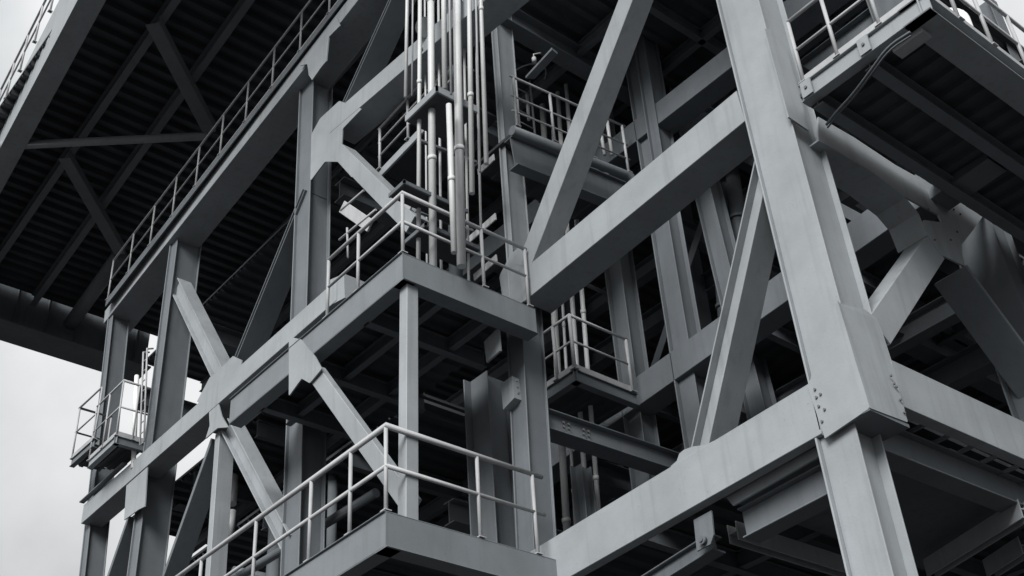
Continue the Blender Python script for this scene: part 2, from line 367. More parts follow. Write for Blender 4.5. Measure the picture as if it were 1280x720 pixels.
brace('bright brace falling right from the tall column gusset to the post below the landing',(7.340,12.385,8.876),(7.340,12.055,8.890),(7.600,10.674,6.370),(7.600,10.410,6.400),0.10,'box',h=0.20,ext=(0,0.06))
# upper part on the tall column
o=member('steel_beam','pale beam from the large left gusset passing behind the upright pipes','beam',
   (8.280,13.908,15.253),(8.280,13.180,14.460),(8.280,10.249,14.743),(8.280,9.906,14.122),XN,0.5,'box',h=0.40,ext=(0.0,1.4))
part('gusset_plate', MB().plate(rnd([(8.284,14.186,15.090),(8.284,13.914,15.259),(8.284,13.310,15.203),(8.284,12.620,14.480),(8.284,13.185,14.466),(8.284,13.197,14.119),(8.284,12.597,13.255),(8.284,12.865,13.180),(8.284,13.305,13.831),(8.284,13.703,14.118),(8.284,14.142,14.006)],0.045),(0.02,0,0)),PAINT,o)
part('round_gusset', MB().tube([(8.200,10.739,14.698),(8.290,10.847,14.841)],0.16,24),PAINT,o)
brace('bright brace falling right from the large left gusset behind the landing railing',(8.282,13.170,14.099),(8.282,13.455,14.044),(8.282,11.188,11.317),(8.282,11.578,11.311),0.24,'plate',h=0.23,ext=(0.0,0.1))
brace('dark twin-edged brace rising right above the large left gusset',(8.300,13.238,15.230),(8.300,13.038,15.072),(8.300,11.936,16.477),(8.300,11.750,16.307),0.36,'web3',h=0.09,mat=PAINT2,ext=(0.1,1.2))

# walkway girder
o=member('walkway_girder','long walkway girder with pale face running up the left side under the high deck','girder',
   (8.300,22.825,16.335),(8.300,22.554,15.821),(8.077,12.811,17.125),(8.077,12.454,16.799),XN,0.62,'box',ext=(0.0,3.0),h=0.35)
part('gusset_plate', MB().plate([(8.053,14.296,16.723),(8.053,13.125,16.981),(8.053,12.984,16.612),(8.053,13.341,16.642),(8.053,13.391,16.089),(8.053,13.544,16.079),(8.053,13.848,15.997),(8.053,13.967,16.211),(8.053,14.042,16.552)],(0.02,0,0)),PAINT,o)
wl=empty('walkway',(8.218,22.630,16.276)); tag(wl,'narrow railed walkway along the top of the left girder','walkway')
w0=V((8.159,22.329,16.228)); w1=V((8.042,12.991,17.266)); dirw=(w1-w0).normalized(); w1=w0+dirw*13.5
part('walkway_plate', MB().prism([w0,w1,w1+V((0.75,0,0)),w0+V((0.75,0,0))],[p+V((0,0,0.05)) for p in (w0,w1,w1+V((0.75,0,0)),w0+V((0.75,0,0)))]), PAINT2, wl)
part('edge_angle', MB().prism([w0+V((-0.01,0,-0.14)),w1+V((-0.01,0,-0.14)),w1+V((0.01,0,-0.14)),w0+V((0.01,0,-0.14))],[p for p in (w0+V((-0.01,0,0.02)),w1+V((-0.01,0,0.02)),w1+V((0.01,0,0.02)),w0+V((0.01,0,0.02)))]), INNER, wl)
L=(w1-w0).length
railing(wl,[w0+V((0.02,0,0.05)),w1+V((0.02,0,0.05))],h=1.08,posts=[(0,min(0.999,k*1.0/L)) for k in range(int(L/1.0)+1)],r=0.02,kick=False,pr=0.02,mids=(0.5,0.03))

# ================================================================== HIGH DECK, upper left
hd=empty('high_deck',(5.3,29.0,19.5)); tag(hd,'huge dark ribbed deck overhead at upper left with braced underside','deck')
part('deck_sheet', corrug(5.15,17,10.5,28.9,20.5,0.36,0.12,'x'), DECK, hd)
e0=V((5.404,22.754,19.550)); e1=V((4.985,17.748,19.550)); d_=(e1-e0); E0=e0; e0=E0-d_*1.35; e1=E0+d_*2.4
part('edge_girder', MB().sweep([(-0.92,0.92,0,0.47)],e0+V((0,0,0.92)),e1+V((0,0,0.92)),XN), PAINT, hd, label='bright outer edge girder')
part('end_girder', MB().sweep([(-0.96,0.96,0,0.45)],V((4.5,29.04,20.23)),V((12.0,29.04,20.14)),YN), INNER, hd, label='dark end girder of the deck')
for k in range(9): part('stiffener', MB().box((4.8+0.85*k,28.90,19.25),(4.83+0.85*k,29.05,21.1)), INNER, hd, base=(4.8+0.85*k,28.9,19.3))
part('edge_flange', MB().box((4.5,28.65,19.19),(12.0,29.6,19.23)), INNER, hd)
for x0_,x1_ in ((6.33,7.06),(7.46,8.48),(10.2,10.7),(12.0,12.5)):
    part('joist', MB().sweep(sec('web',0.34,0.16,0.017),V((x0_,10.2,20.17)),V((x1_,28.8,20.17)),XN), PAINT2, hd, base=(x0_,10.2,20.2))
part('tie_tube', MB().tube([(5.274,22.932,19.660),(8.931,19.884,19.660)],0.096,12), PAINT, hd, label='pale horizontal tie under the deck')
def ang(a,b,w,mat=PAINT2):
    part('plan_brace', MB().sweep(sec('angle',w,w*0.8,0.018),V(a),V(b),ZN), mat, hd, base=a)
ang((6.461,17.565,19.660),(8.938,19.750,19.660),0.29); ang((6.709,22.398,19.660),(9.283,24.979,19.660),0.27)
part('tie_tube', MB().tube([(9.614,28.721,19.780),(9.339,25.131,19.780)],0.19,14), PAINT2, hd)
rl0=e0+V((-0.05,0,1.9)); rl1=e1+V((-0.05,0,1.9))
railing(hd,[rl0,rl1],h=1.2,posts=[(0,k/18) for k in range(18)],r=0.025,kick=False)

# ================================================================== TOP RIGHT PLATFORM
q=V((9.490,5.489,10.032)); pr_=empty('access_platform',q); tag(pr_,'overhanging platform in the top right corner with pale fascia, ribbed dark underside and railing','platform')
ztp=9.98; y0=3.80
part('fascia_beam', MB().sweep(sec('web3',0.26,0.14,0.016),V((9.47,5.52,ztp-0.13)),V((9.47,y0,ztp-0.13)),XN,), PAINT, pr_)
part('fascia_beam', MB().sweep(sec('web3',0.26,0.34,0.016),V((9.47,y0,ztp-0.13)),V((16,y0,ztp-0.13)),YN), PAINT, pr_)
for (px0,) in ((5.35,),(4.55,)):
    part('end_plate', MB().box((9.445,px0-0.01,ztp-0.245),(9.468,px0+0.13,ztp-0.02)), PAINT, pr_, base=(9.45,px0,ztp))
    bolts(pr_,[(9.444,px0+0.06,ztp-0.13)],XN,0.02)
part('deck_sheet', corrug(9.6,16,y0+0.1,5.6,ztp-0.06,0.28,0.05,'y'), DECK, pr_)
part('joist', MB().sweep(sec('web',0.2,0.14,0.014),V((9.6,4.62,ztp-0.22)),V((16,4.62,ztp-0.22)),YN), PAINT2, pr_, base=(9.6,4.62,ztp))
part('joist', MB().sweep(sec('web',0.2,0.14,0.014),V((9.6,5.34,ztp-0.22)),V((16,5.34,ztp-0.22)),YN), PAINT2, pr_, base=(9.6,5.34,ztp))
railing(pr_,[(9.50,5.45,ztp),(9.50,y0+0.02,ztp),(15.9,y0+0.02,ztp)],h=1.0,posts=((0,0.0),(0,0.30),(0,0.65),(0,0.999),(1,0.10),(1,0.2),(1,0.32),(1,0.44),(1,0.56)),r=0.022)
# hanging hoses under it
for k,(nm,off) in enumerate((('thicker dark hose sagging under the top right platform',0.0),('thinner dark hose beside the thick one under the top right platform',0.07))):
    pts=[(9.485,4.090,9.620),(9.461,4.360,9.620),(9.571,4.659,9.600),(9.697,5.023,9.580),(9.741,5.275,9.560),(9.824,5.501,9.560)]
    pts=[V(p)+V((off,off*0.5,0.02*k)) for p in pts]
    q=pts
    for _ in range(2): q=[q[0]]+[w_ for a_,b_ in zip(q,q[1:]) for w_ in (a_*0.75+b_*0.25,a_*0.25+b_*0.75)]+[q[-1]]
    pts=q
    o=link('hose',MB().tube(pts,0.016-0.005*k,8),INNER,pts[0]); tag(o,nm,'hose')
o=link('junction_box',MB().box((9.62,4.02,9.66),(9.78,4.40,9.74)),GALV,(9.7,4.2,9.7)); tag(o,'small pale box fixed under the top right platform corner','box')
# tank on the platform
tk=MB().tube([(11.6,4.6,ztp+0.3),(11.6,4.6,ztp+1.5)],0.34,28); o=link('tank',tk,WHITE,(11.6,4.6,ztp)); tag(o,'white cylindrical tank standing on the top right platform','tank')
part('tank_leg', MB().box((11.3,4.57,ztp),(11.36,4.63,ztp+0.32)), PAINT2,o); part('tank_leg', MB().box((11.84,4.57,ztp),(11.9,4.63,ztp+0.32)), PAINT2,o)

# ================================================================== INTERIOR FRAME
GI='inner columns behind the main frame'
def icol(label,corner,top,w,wx,z0,z1,mat=PAINT2): return crux('steel_column',label,'column',(top,corner),w,z0,z1,wx,mat=mat,group=GI,rx=0.08,ry=0.07)
icol('inner column right of centre under the big beam, broadest of the inner columns',(12.200,9.961,8.448),(12.200,9.960,12.242),0.33,0.42,ZG,16.5)
icol('inner column seen behind the small railed landing, below the big beam',(12.200,11.087,10.345),(12.200,11.084,12.204),0.30,0.42,8.0,16.5)
icol('inner column between the leaning brace and the front corner column',(13.400,9.730,9.111),(13.400,9.773,10.035),0.30,0.42,ZG,16.5)
icol('short inner column below the bolted crossbeam at lower centre',(11.000,11.223,7.260),(11.000,11.227,8.455),0.16,0.28,ZG,8.2)
member('steel_beam','shaded inner beam at second level seen behind the big beam and the leaning brace','beam',
   (12.200,10.866,9.885),(12.200,10.947,9.411),(12.200,6.324,10.163),(12.200,6.438,9.762),XN,0.4,'box',mat=PAINT2,ext=(6,1.5),h=0.48)
member('steel_beam','dark inner beam high up between the hanging column and the front corner column','beam',
   (12.200,10.839,14.545),(12.200,10.774,14.187),(12.200,8.211,14.541),(12.200,8.184,14.108),XN,0.4,'box',mat=INNER,ext=(6,4),h=0.45)
crux('steel_column','dark hanging column at top centre-right with splayed foot','column',((12.100,9.742,15.527),(12.100,9.758,13.707)),0.2,13.2,17.0,0.42,mat=INNER,rx=0.06,ry=0.05,group=GI)
o=member('steel_beam','bolted crossbeam running back from the lower middle column','beam',
   (9.940,10.600,8.423),(9.910,10.600,8.112),(12.140,10.600,8.496),(12.079,10.600,8.161),YN,0.3,'web3',mat=PAINT2,ext=(0.0,3.0),h=0.31)
bolts(o,[V((10.274,10.670,8.332))+V((0.09*i,0,-0.065*j)) for i in (0,1,4,5) for j in range(3)],YN,0.02)
# more dim frames further back
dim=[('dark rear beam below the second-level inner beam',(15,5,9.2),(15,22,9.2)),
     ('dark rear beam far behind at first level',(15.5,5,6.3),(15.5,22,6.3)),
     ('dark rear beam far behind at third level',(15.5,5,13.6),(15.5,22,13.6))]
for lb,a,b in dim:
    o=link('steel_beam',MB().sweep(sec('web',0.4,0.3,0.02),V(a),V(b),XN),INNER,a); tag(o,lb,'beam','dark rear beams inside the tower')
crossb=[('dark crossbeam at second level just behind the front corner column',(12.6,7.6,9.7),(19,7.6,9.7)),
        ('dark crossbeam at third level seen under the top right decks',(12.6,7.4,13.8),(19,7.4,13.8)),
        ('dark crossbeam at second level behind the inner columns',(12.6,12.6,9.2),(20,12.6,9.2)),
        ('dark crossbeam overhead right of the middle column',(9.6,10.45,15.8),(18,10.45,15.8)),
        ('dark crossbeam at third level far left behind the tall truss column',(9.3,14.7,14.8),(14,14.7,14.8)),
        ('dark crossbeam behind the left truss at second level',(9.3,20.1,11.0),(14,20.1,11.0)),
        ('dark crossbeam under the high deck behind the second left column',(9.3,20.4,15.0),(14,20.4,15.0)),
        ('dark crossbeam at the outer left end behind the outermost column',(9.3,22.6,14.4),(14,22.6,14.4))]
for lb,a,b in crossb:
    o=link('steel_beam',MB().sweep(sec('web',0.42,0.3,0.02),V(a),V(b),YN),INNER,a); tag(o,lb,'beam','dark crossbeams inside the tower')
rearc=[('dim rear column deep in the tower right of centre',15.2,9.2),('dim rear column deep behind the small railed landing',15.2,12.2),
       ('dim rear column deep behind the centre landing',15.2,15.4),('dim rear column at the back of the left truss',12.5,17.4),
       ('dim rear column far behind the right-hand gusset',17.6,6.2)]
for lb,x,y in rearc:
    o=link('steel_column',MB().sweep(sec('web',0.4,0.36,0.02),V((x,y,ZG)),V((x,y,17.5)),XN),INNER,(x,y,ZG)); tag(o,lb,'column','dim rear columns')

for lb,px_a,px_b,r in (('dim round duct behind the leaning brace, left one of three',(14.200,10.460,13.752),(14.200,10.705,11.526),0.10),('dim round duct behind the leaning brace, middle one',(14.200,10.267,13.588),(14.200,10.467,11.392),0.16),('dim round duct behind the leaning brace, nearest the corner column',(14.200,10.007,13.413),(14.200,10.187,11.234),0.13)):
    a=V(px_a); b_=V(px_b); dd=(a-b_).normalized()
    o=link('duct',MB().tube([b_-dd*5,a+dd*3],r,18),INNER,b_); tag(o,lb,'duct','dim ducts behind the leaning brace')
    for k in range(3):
        p=lerp(b_,a,0.1+0.4*k); part('flange_ring',MB().tube([p,p+dd*0.06],r*1.25,18),PAINT2,o,base=p)
# inner floors
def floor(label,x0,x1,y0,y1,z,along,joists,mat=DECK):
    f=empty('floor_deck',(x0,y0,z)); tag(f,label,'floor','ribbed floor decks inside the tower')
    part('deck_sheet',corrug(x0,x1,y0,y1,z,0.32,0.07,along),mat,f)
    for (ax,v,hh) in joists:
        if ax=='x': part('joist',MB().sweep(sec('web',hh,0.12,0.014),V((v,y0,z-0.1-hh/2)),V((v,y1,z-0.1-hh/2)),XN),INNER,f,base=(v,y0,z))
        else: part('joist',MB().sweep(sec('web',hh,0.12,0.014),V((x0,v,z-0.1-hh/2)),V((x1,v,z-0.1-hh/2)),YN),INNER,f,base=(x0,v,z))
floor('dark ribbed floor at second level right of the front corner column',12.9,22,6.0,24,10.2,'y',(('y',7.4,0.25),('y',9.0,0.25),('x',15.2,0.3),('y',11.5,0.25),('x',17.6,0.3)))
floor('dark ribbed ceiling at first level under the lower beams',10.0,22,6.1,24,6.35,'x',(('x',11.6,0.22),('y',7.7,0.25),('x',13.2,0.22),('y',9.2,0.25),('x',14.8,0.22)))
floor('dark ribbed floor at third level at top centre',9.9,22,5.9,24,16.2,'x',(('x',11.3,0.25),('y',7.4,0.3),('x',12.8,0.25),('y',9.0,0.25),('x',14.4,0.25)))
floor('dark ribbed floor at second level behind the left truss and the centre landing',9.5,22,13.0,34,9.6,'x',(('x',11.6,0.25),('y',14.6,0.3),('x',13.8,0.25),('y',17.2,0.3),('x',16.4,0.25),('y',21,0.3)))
o=link('added_back_wall',corrug(-1.7,18,-6,34,0,0.4,0.06,'y'),DECK,(0,0,0)); tag(o,'added dark ribbed wall shutting out light on the far side of the tower','wall')  # added wall: closes sky gaps and blocks light from behind, darkening the interior
o.rotation_euler=(0,math.radians(-90),0); o.location=(22.2,0,0)
o=link('soffit_board',MB().box((9.9,6.25,5.95),(13.5,7.9,6.0)),INNER,(9.9,6.3,5.95)); tag(o,'flat dark soffit panel under the floor behind the lower right leg','board')
for lb,a,b_ in (('low inner beam edge crossing the bottom right corner',(13.000,7.525,5.600),(12.524,5.946,5.600)),('second low inner beam in the bottom right corner, further right',(13.645,7.131,5.600),(13.409,6.499,5.600)),('low inner cross beam left of the lower right leg',(10.192,8.099,5.600),(12.129,8.056,5.600))):
    o=link('steel_beam',MB().sweep(sec('web',0.14,0.22,0.016),V(a),V(b_),ZN),PAINT,a); tag(o,lb,'beam')
# caged ladder at top centre
lt=empty('caged_ladder',(10.900,11.683,14.958)); tag(lt,'caged ladder beside the upper middle column at top centre','ladder')
q0=V((10.900,11.763,15.020)); 
for off in (0,0.4): part('rail',MB().tube([q0+V((off,0,-0.3)),q0+V((off,0,2.6))],0.02,8),GALV,lt,base=q0)
for k in range(10):
    p=q0+V((0,0,0.27*k)); part('rung',MB().tube([p,p+V((0.4,0,0))],0.012,6),GALV,lt,base=p)
for k in range(3):
    c_=q0+V((0.2,0,1.0+0.7*k)); part('hoop',MB().tube([c_+V((0.32*math.cos(a/10*math.pi),-0.55*math.sin(a/10*math.pi),0)) for a in range(11)],0.014,6),GALV,lt,base=c_)
o=link('pipe',MB().tube([(12.000,11.724,11.992),(12.95,V((12.000,11.724,11.992)).y,V((12.000,11.724,11.992)).z)],0.035,10),PAINT2,(12.000,11.724,11.992)); tag(o,'short horizontal pipe just under the big beam left of the inner column','pipe')
GM='grey floor beams stacked deep inside the tower'
deep=[('grey deep beam along the third level, nearest of its row',(13.5,6,14.5),(13.5,20,14.5),XN),
 ('grey deep beam along the third level, farther row',(15.6,6,14.9),(15.6,22,14.9),XN),
 ('grey deep beam along the second level behind the inner columns',(14.0,6.2,9.5),(14.0,22,9.5),XN),
 ('grey deep crossbeam above the upper inner walkway',(9.9,11.8,14.6),(20,11.8,14.6),YN),
 ('grey deep crossbeam at third level between the inner columns',(12.6,9.2,14.3),(20,9.2,14.3),YN),
 ('grey deep crossbeam low behind the bolted crossbeam',(10.2,13.0,8.0),(20,13.0,8.0),YN),
 ('grey deep crossbeam under the second-level floor on the right',(13,10.2,9.5),(21,10.2,9.5),YN)]
for lb,a,b,n_ in deep:
    o=link('steel_beam',MB().sweep(sec('web',0.36,0.24,0.018),V(a),V(b),n_),PAINT2,a); tag(o,lb,'beam',GM)
dg=[('thin deep diagonal brace behind the leaning brace',(14.0,6.4,9.7),(14.0,9.6,14.3)),('thin deep diagonal brace behind the inner columns',(14.0,13.4,9.7),(14.0,10.0,14.3)),
    ('thin deep diagonal brace low behind the bolted crossbeam',(13.2,14.5,4.0),(13.2,11.0,9.2))]
for lb,a,b in dg:
    o=link('diagonal_brace',MB().sweep(sec('angle',0.16,0.14,0.014),V(a),V(b),XN),PAINT2,a); tag(o,lb,'brace','thin diagonal braces deep inside')
floor('dark ribbed floor just behind the left truss chord',8.95,16,14.6,21.5,10.9,'x',(('x',10.2,0.25),('y',16.6,0.3),('y',18.8,0.3),('x',12.0,0.25)))
# ladder-like cross pieces behind lower beams
for i in range(9):
    x=10.25+0.42*i
    o=link('grating_bar',MB().box((x,5.8,6.10),(x+0.03,6.1,6.14)),PAINT2,(x,5.8,6)); tag(o,'short grating bar in the gap below the right-hand beam','bar','grating bars below the right-hand beam')
o=link('cable_tray',MB().plate([(9.700,7.712,5.831),(9.700,6.469,5.872),(9.700,6.404,5.771),(9.700,7.647,5.712)],(0.03,0,0)),PAINT,(9.700,7.712,5.831)); tag(o,'pale slotted tray showing under the lower centre beam','tray')

# ================================================================== SMALL INNER LANDING WITH RAILS
s=V((10.800,10.878,9.476)); sp=empty('access_platform',s); tag(sp,'small railed inner landing below the big beam, beside upright pipes','platform')
part('fascia_beam', MB().sweep(sec('web3',0.2,0.12,0.014),s+V((0,0,-0.10)),s+V((0,1.1,-0.10)),XN),PAINT2,sp)
part('fascia_beam', MB().sweep(sec('web3',0.2,0.12,0.014),s+V((0,0,-0.10)),s+V((1.25,0,-0.10)),YN),PAINT2,sp)
part('deck_sheet', corrug(s.x+0.1,s.x+1.3,s.y+0.1,s.y+1.2,s.z-0.06,0.24,0.03,'y'),DECK,sp)
railing(sp,[s+V((0.02,1.0,0)),s+V((0.02,0.02,0)),s+V((1.2,0.02,0))],h=0.94,posts=((0,0.0),(0,0.62),(0,0.999),(1,0.97)),r=0.018,pr=0.028)

# ================================================================== UPPER INNER WALKWAY WITH BIG PIPE
u=V((9.466,10.300,12.945)); u2=V((11.883,10.300,13.246)); uw=empty('access_platform',u); tag(uw,'upper inner walkway with railings right of the middle column','platform')
part('fascia_beam', MB().sweep(sec('web3',0.55,0.2,0.02),u+V((0,0,-0.42)),u2+V((0.3,0,-0.42)),YN),PAINT2,uw)
part('deck_sheet', corrug(u.x,u2.x+0.4,u.y+0.1,u.y+1.0,u.z-0.1,0.24,0.03,'y'),DECK,uw)
railing(uw,[u+V((0,0,0.05)),u2+V((0.1,0,0.05))],h=1.05,posts=((0,0.03),(0,0.33),(0,0.66),(0,0.97)),r=0.018,mids=(0.6,0.3),kick=False)
pp=[V((9.246,10.100,12.627)),V((11.557,10.100,12.942)),V((11.679,10.100,12.936)),V((11.729,10.100,12.812)),V((11.695,10.100,12.484))]
o=link('pipe',MB().tube(pp,0.075,16),PAINT2,pp[0]); tag(o,'fat horizontal pipe with a downward elbow along the upper inner walkway','pipe')

# inner upright pipes
def vpipe(label,top,bot,r,mat=PIPEM,z0=None,z1=None,group=None,clamps=0):
    top=V(top);bot=V(bot); d=(top-bot)/(top.z-bot.z)
    if z1 is not None: top=bot+d*(z1-bot.z)
    if z0 is not None: bot=top+d*(z0-top.z)
    o=link('pipe',MB().tube([bot,top],r,14),mat,bot); tag(o,label,'pipe',group)
    for k in range(clamps):
        p=lerp(bot,top,(k+0.6)/(clamps+0.3)); part('coupling',MB().tube([p,p+V((0,0,0.07))],r*1.22,14),mat,o,base=p)
    return o
GP='upright inner pipes behind the long brace'
vpipe('leftmost slim inner pipe just right of the middle column',(11.200,11.720,17.792),(11.200,11.780,15.198),0.03,z1=15.8,group=GP)
vpipe('thickest inner pipe, passing behind the small railed landing',(11.600,11.748,17.213),(11.600,12.070,10.125),0.055,z1=15.8,z0=6.5,group=GP,clamps=4)
vpipe('inner pipe standing just right of the thickest one',(11.600,11.519,17.019),(11.600,11.877,10.026),0.024,z1=15.8,z0=6.5,group=GP,clamps=3)
vpipe('inner pipe that meets the corner of the small landing railing',(11.600,11.356,16.880),(11.600,11.639,10.018),0.038,z1=15.8,z0=6.5,group=GP,clamps=4)
vpipe('rightmost inner pipe behind the long brace',(11.600,11.136,16.693),(11.600,11.412,9.958),0.036,z1=15.8,z0=6.5,group=GP,clamps=3)
vpipe('short inner pipe at the right end of the upper walkway',(11.800,10.513,14.782),(11.800,10.510,13.769),0.03,group=GP)
vpipe('slim inner pipe second from the right end of the upper walkway',(11.800,10.703,14.854),(11.800,10.668,13.884),0.03,group=GP)
# small hanging landing among them
h0=(9.933,10.471,14.400); hl=link('hatch_plate',MB().plate([(9.954,10.456,14.400),(9.887,9.735,14.400),(10.025,9.760,14.400),(10.079,10.387,14.400)],(0,0,0.05)),PAINT2,h0); tag(hl,'small hanging step plate among the inner pipes at top centre','plate')
lamp=V((9.773,10.036,14.300)); lo=link('lamp',MB().tube([lamp,lamp+V((0,0,0.10))],0.035,12).tube([lamp+V((0,0,0.10)),lamp+V((0.0,0,0.18)),lamp+V((0.10,-0.06,0.22))],0.010,8),GALV,lamp); tag(lo,'small white bulkhead lamp above the hanging step plate','lamp')

# ================================================================== PIPE BUNDLE ABOVE CENTRE LANDING
GU='upright pipes over the centre landing'
vpipe('leftmost slim pipe of the bundle, ending left of the dark hanging landing',(7.950,10.866,15.264),(7.950,10.943,13.214),0.027,z1=17,group=GU)
vpipe('second pipe from the left in the bundle, running down to the centre landing',(7.950,10.534,14.962),(7.950,10.703,10.158),0.031,z1=17,z0=9.65,group=GU,clamps=3)
vpipe('thick third pipe from the left in the bundle',(8.000,10.328,14.808),(7.950,10.379,10.272),0.052,z1=17,z0=9.65,group=GU,clamps=2)
vpipe('pipe ending at the dark hanging landing, fourth from the left',(8.050,10.076,14.611),(8.050,10.134,12.788),0.040,z1=17,group=GU)
vpipe('thickest pipe of the bundle, fifth from the left',(8.150,9.890,14.508),(8.150,10.064,9.502),0.06,mat=PIPEM,z1=17,z0=9.65,group=GU,clamps=2)
vpipe('pipe passing just right of the dark hanging landing',(8.100,9.544,14.159),(8.100,9.712,10.600),0.036,z1=17,group=GU,clamps=2)
vpipe('rightmost slim pipe of the bundle beside the middle column',(8.100,9.289,13.926),(8.100,9.390,10.879),0.032,z1=17,group=GU,clamps=1)
vpipe('pipe hanging under the dark hanging landing into the landing below',(7.900,9.870,12.200),(7.900,9.878,10.616),0.04,z0=9.65,group=GU,clamps=1)
vpipe('thin conduit between the second and third pipes of the bundle',(8.600,11.264,16.065),(8.600,11.349,12.072),0.016,z1=17,z0=9.65,group=GU)
vpipe('thin conduit between the third and fourth pipes of the bundle',(8.600,10.903,15.735),(8.600,10.996,12.521),0.02,z1=17,z0=9.65,group=GU)
vpipe('thin conduit just left of the pipe passing right of the dark hanging landing',(8.700,10.399,15.343),(8.700,10.518,12.071),0.02,z1=17,z0=9.65,group=GU)
vpipe('thin conduit right beside the rightmost slim pipe of the bundle',(8.700,10.109,15.078),(8.700,10.235,11.867),0.018,z1=17,z0=10.5,group=GU)
vpipe('dark thick riser behind the bundle',(9.100,11.212,16.354),(9.100,11.348,11.327),0.10,mat=INNER,z1=17,z0=9.65,group=GU)
for k,(a,b_) in enumerate((((8.250,10.920,14.425),(8.250,9.584,12.713)),((8.250,10.974,12.556),(8.250,9.694,11.174)),((8.250,11.142,11.359),(8.250,9.772,10.070)))):
    a=V(a); b_=V(b_); b_=V((a.x+0.95,a.y-0.1,a.z))
    o=link('pipe_bracket',MB().sweep([(-0.025,0.025,0,0.05)],a,b_,YN),PAINT2,a); tag(o,('top','middle','lowest')[k]+' cross bracket clamping the upright pipe bundle','bracket','pipe brackets')
vpipe('pale slim pipe filling the gap after the leftmost pipes of the bundle',(7.970,10.746,15.168),(7.970,10.811,13.153),0.014,mat=GALV,z1=17,group=GU)
vpipe('pale slim pipe squeezed between the fourth and fifth pipes of the bundle',(7.970,9.838,14.340),(7.970,9.895,12.457),0.018,mat=GALV,z1=17,group=GU)
vpipe('pale slim pipe on the far right edge of the bundle',(8.000,9.278,13.849),(8.000,9.409,10.705),0.016,mat=GALV,z1=17,group=GU)
# dark landings on the bundle
def landing(label,apex,left,right,t=0.09,m=PAINT2):
    a=V(apex); l=V(left); r=V(right)
    ly=l.y-a.y; rx=r.x-a.x
    o=empty('hanging_landing',a); tag(o,label,'landing')
    part('frame_angle',MB().sweep([(-t/2,t/2,0,0.03)],a+V((0,0,t/2)),a+V((0,ly,t/2)),XN),m,o)
    part('frame_angle',MB().sweep([(-t/2,t/2,0,0.03)],a+V((0,0,t/2)),a+V((rx,0,t/2)),YN),m,o)
    part('floor_sheet',MB().box((a.x+0.032,a.y+0.032,a.z+0.015),(a.x+rx,a.y+ly,a.z+0.05)),DECK,o)
    return o
landing('small dark hanging landing high in the pipe bundle',(7.797,9.996,12.500),(7.820,10.753,12.500),(8.531,9.957,12.500),t=0.13,m=PAINT)
landing('middle dark landing in the bundle just behind the top railing bar',(7.467,10.339,10.900),(7.473,10.697,10.900),(8.540,10.294,10.900),t=0.07,m=INNER)
landing('lowest dark landing in the bundle behind the mid railing bar',(7.850,10.398,10.400),(7.857,10.896,10.400),(8.780,10.422,10.400),t=0.07,m=INNER)
# stair stringers between bundle and middle column
def strg(label,a,b,w=0.12):
    o=link('stair_stringer',MB().sweep([(-w/2,w/2,0,0.02)],V(a),V(b),XN),GALV,a); tag(o,label,'stringer')
strg('upper short pale stringer beside the middle column',(8.900,10.849,10.891),(8.900,10.200,10.922))
strg('lower short pale stringer beside the middle column',(8.900,10.731,10.193),(8.900,10.239,10.230))
strg('topmost short pale bracket crossing from the bundle to the middle column',(8.900,10.521,11.947),(8.900,10.151,11.970))
# walkway left of bundle
k0=V((8.700,12.741,13.435)); k1=V((8.700,11.290,13.612))
lw=empty('access_platform',k0); tag(lw,'short railed side walkway left of the upright pipes','platform')
part('fascia_beam',MB().sweep([(-0.08,0.08,0,0.04)],k0+V((0,0.1,-0.08)),k1+V((0,-0.6,-0.08)),XN),PAINT,lw)
part('deck_sheet',MB().prism([k0+V((0.04,0,-0.02)),k1+V((0.04,-0.5,-0.02)),k1+V((0.9,-0.5,-0.02)),k0+V((0.9,0,-0.02))],[k0+V((0.04,0,0.02)),k1+V((0.04,-0.5,0.02)),k1+V((0.9,-0.5,0.02)),k0+V((0.9,0,0.02))]),DECK,lw)
railing(lw,[k0,k1+V((0,-0.5,0))],h=0.9,posts=((0,0.02),(0,0.42),(0,0.8)),r=0.02,kick=False,mids=(0.66,0.33))
# lower stair / rails behind centre landing railing
k0=V((8.600,13.667,12.423)); k1=V((8.600,12.656,12.537))
lw=empty('stair_flight',k0); tag(lw,'pale stair flight with handrail seen through the left part of the centre landing railing','stair')
part('stringer',MB().sweep([(-0.1,0.1,0,0.03)],V((8.300,13.175,12.808)),V((8.300,12.382,11.903)),XN),GALV,lw)
part('handrail',MB().tube([V((8.300,13.195,12.740)),V((8.300,12.545,12.703))],0.02,8),GALV,lw)
part('handrail',MB().tube([V((8.300,13.219,12.164)),V((8.300,12.215,12.100))],0.02,8),GALV,lw)
part('post',MB().tube([V((8.300,12.999,12.258)),V((8.300,12.958,11.659))],0.018,8),GALV,lw)
part('stringer',MB().sweep([(-0.08,0.08,0,0.03)],V((8.300,12.047,12.173)),V((8.300,11.364,11.530)),XN),GALV,lw)

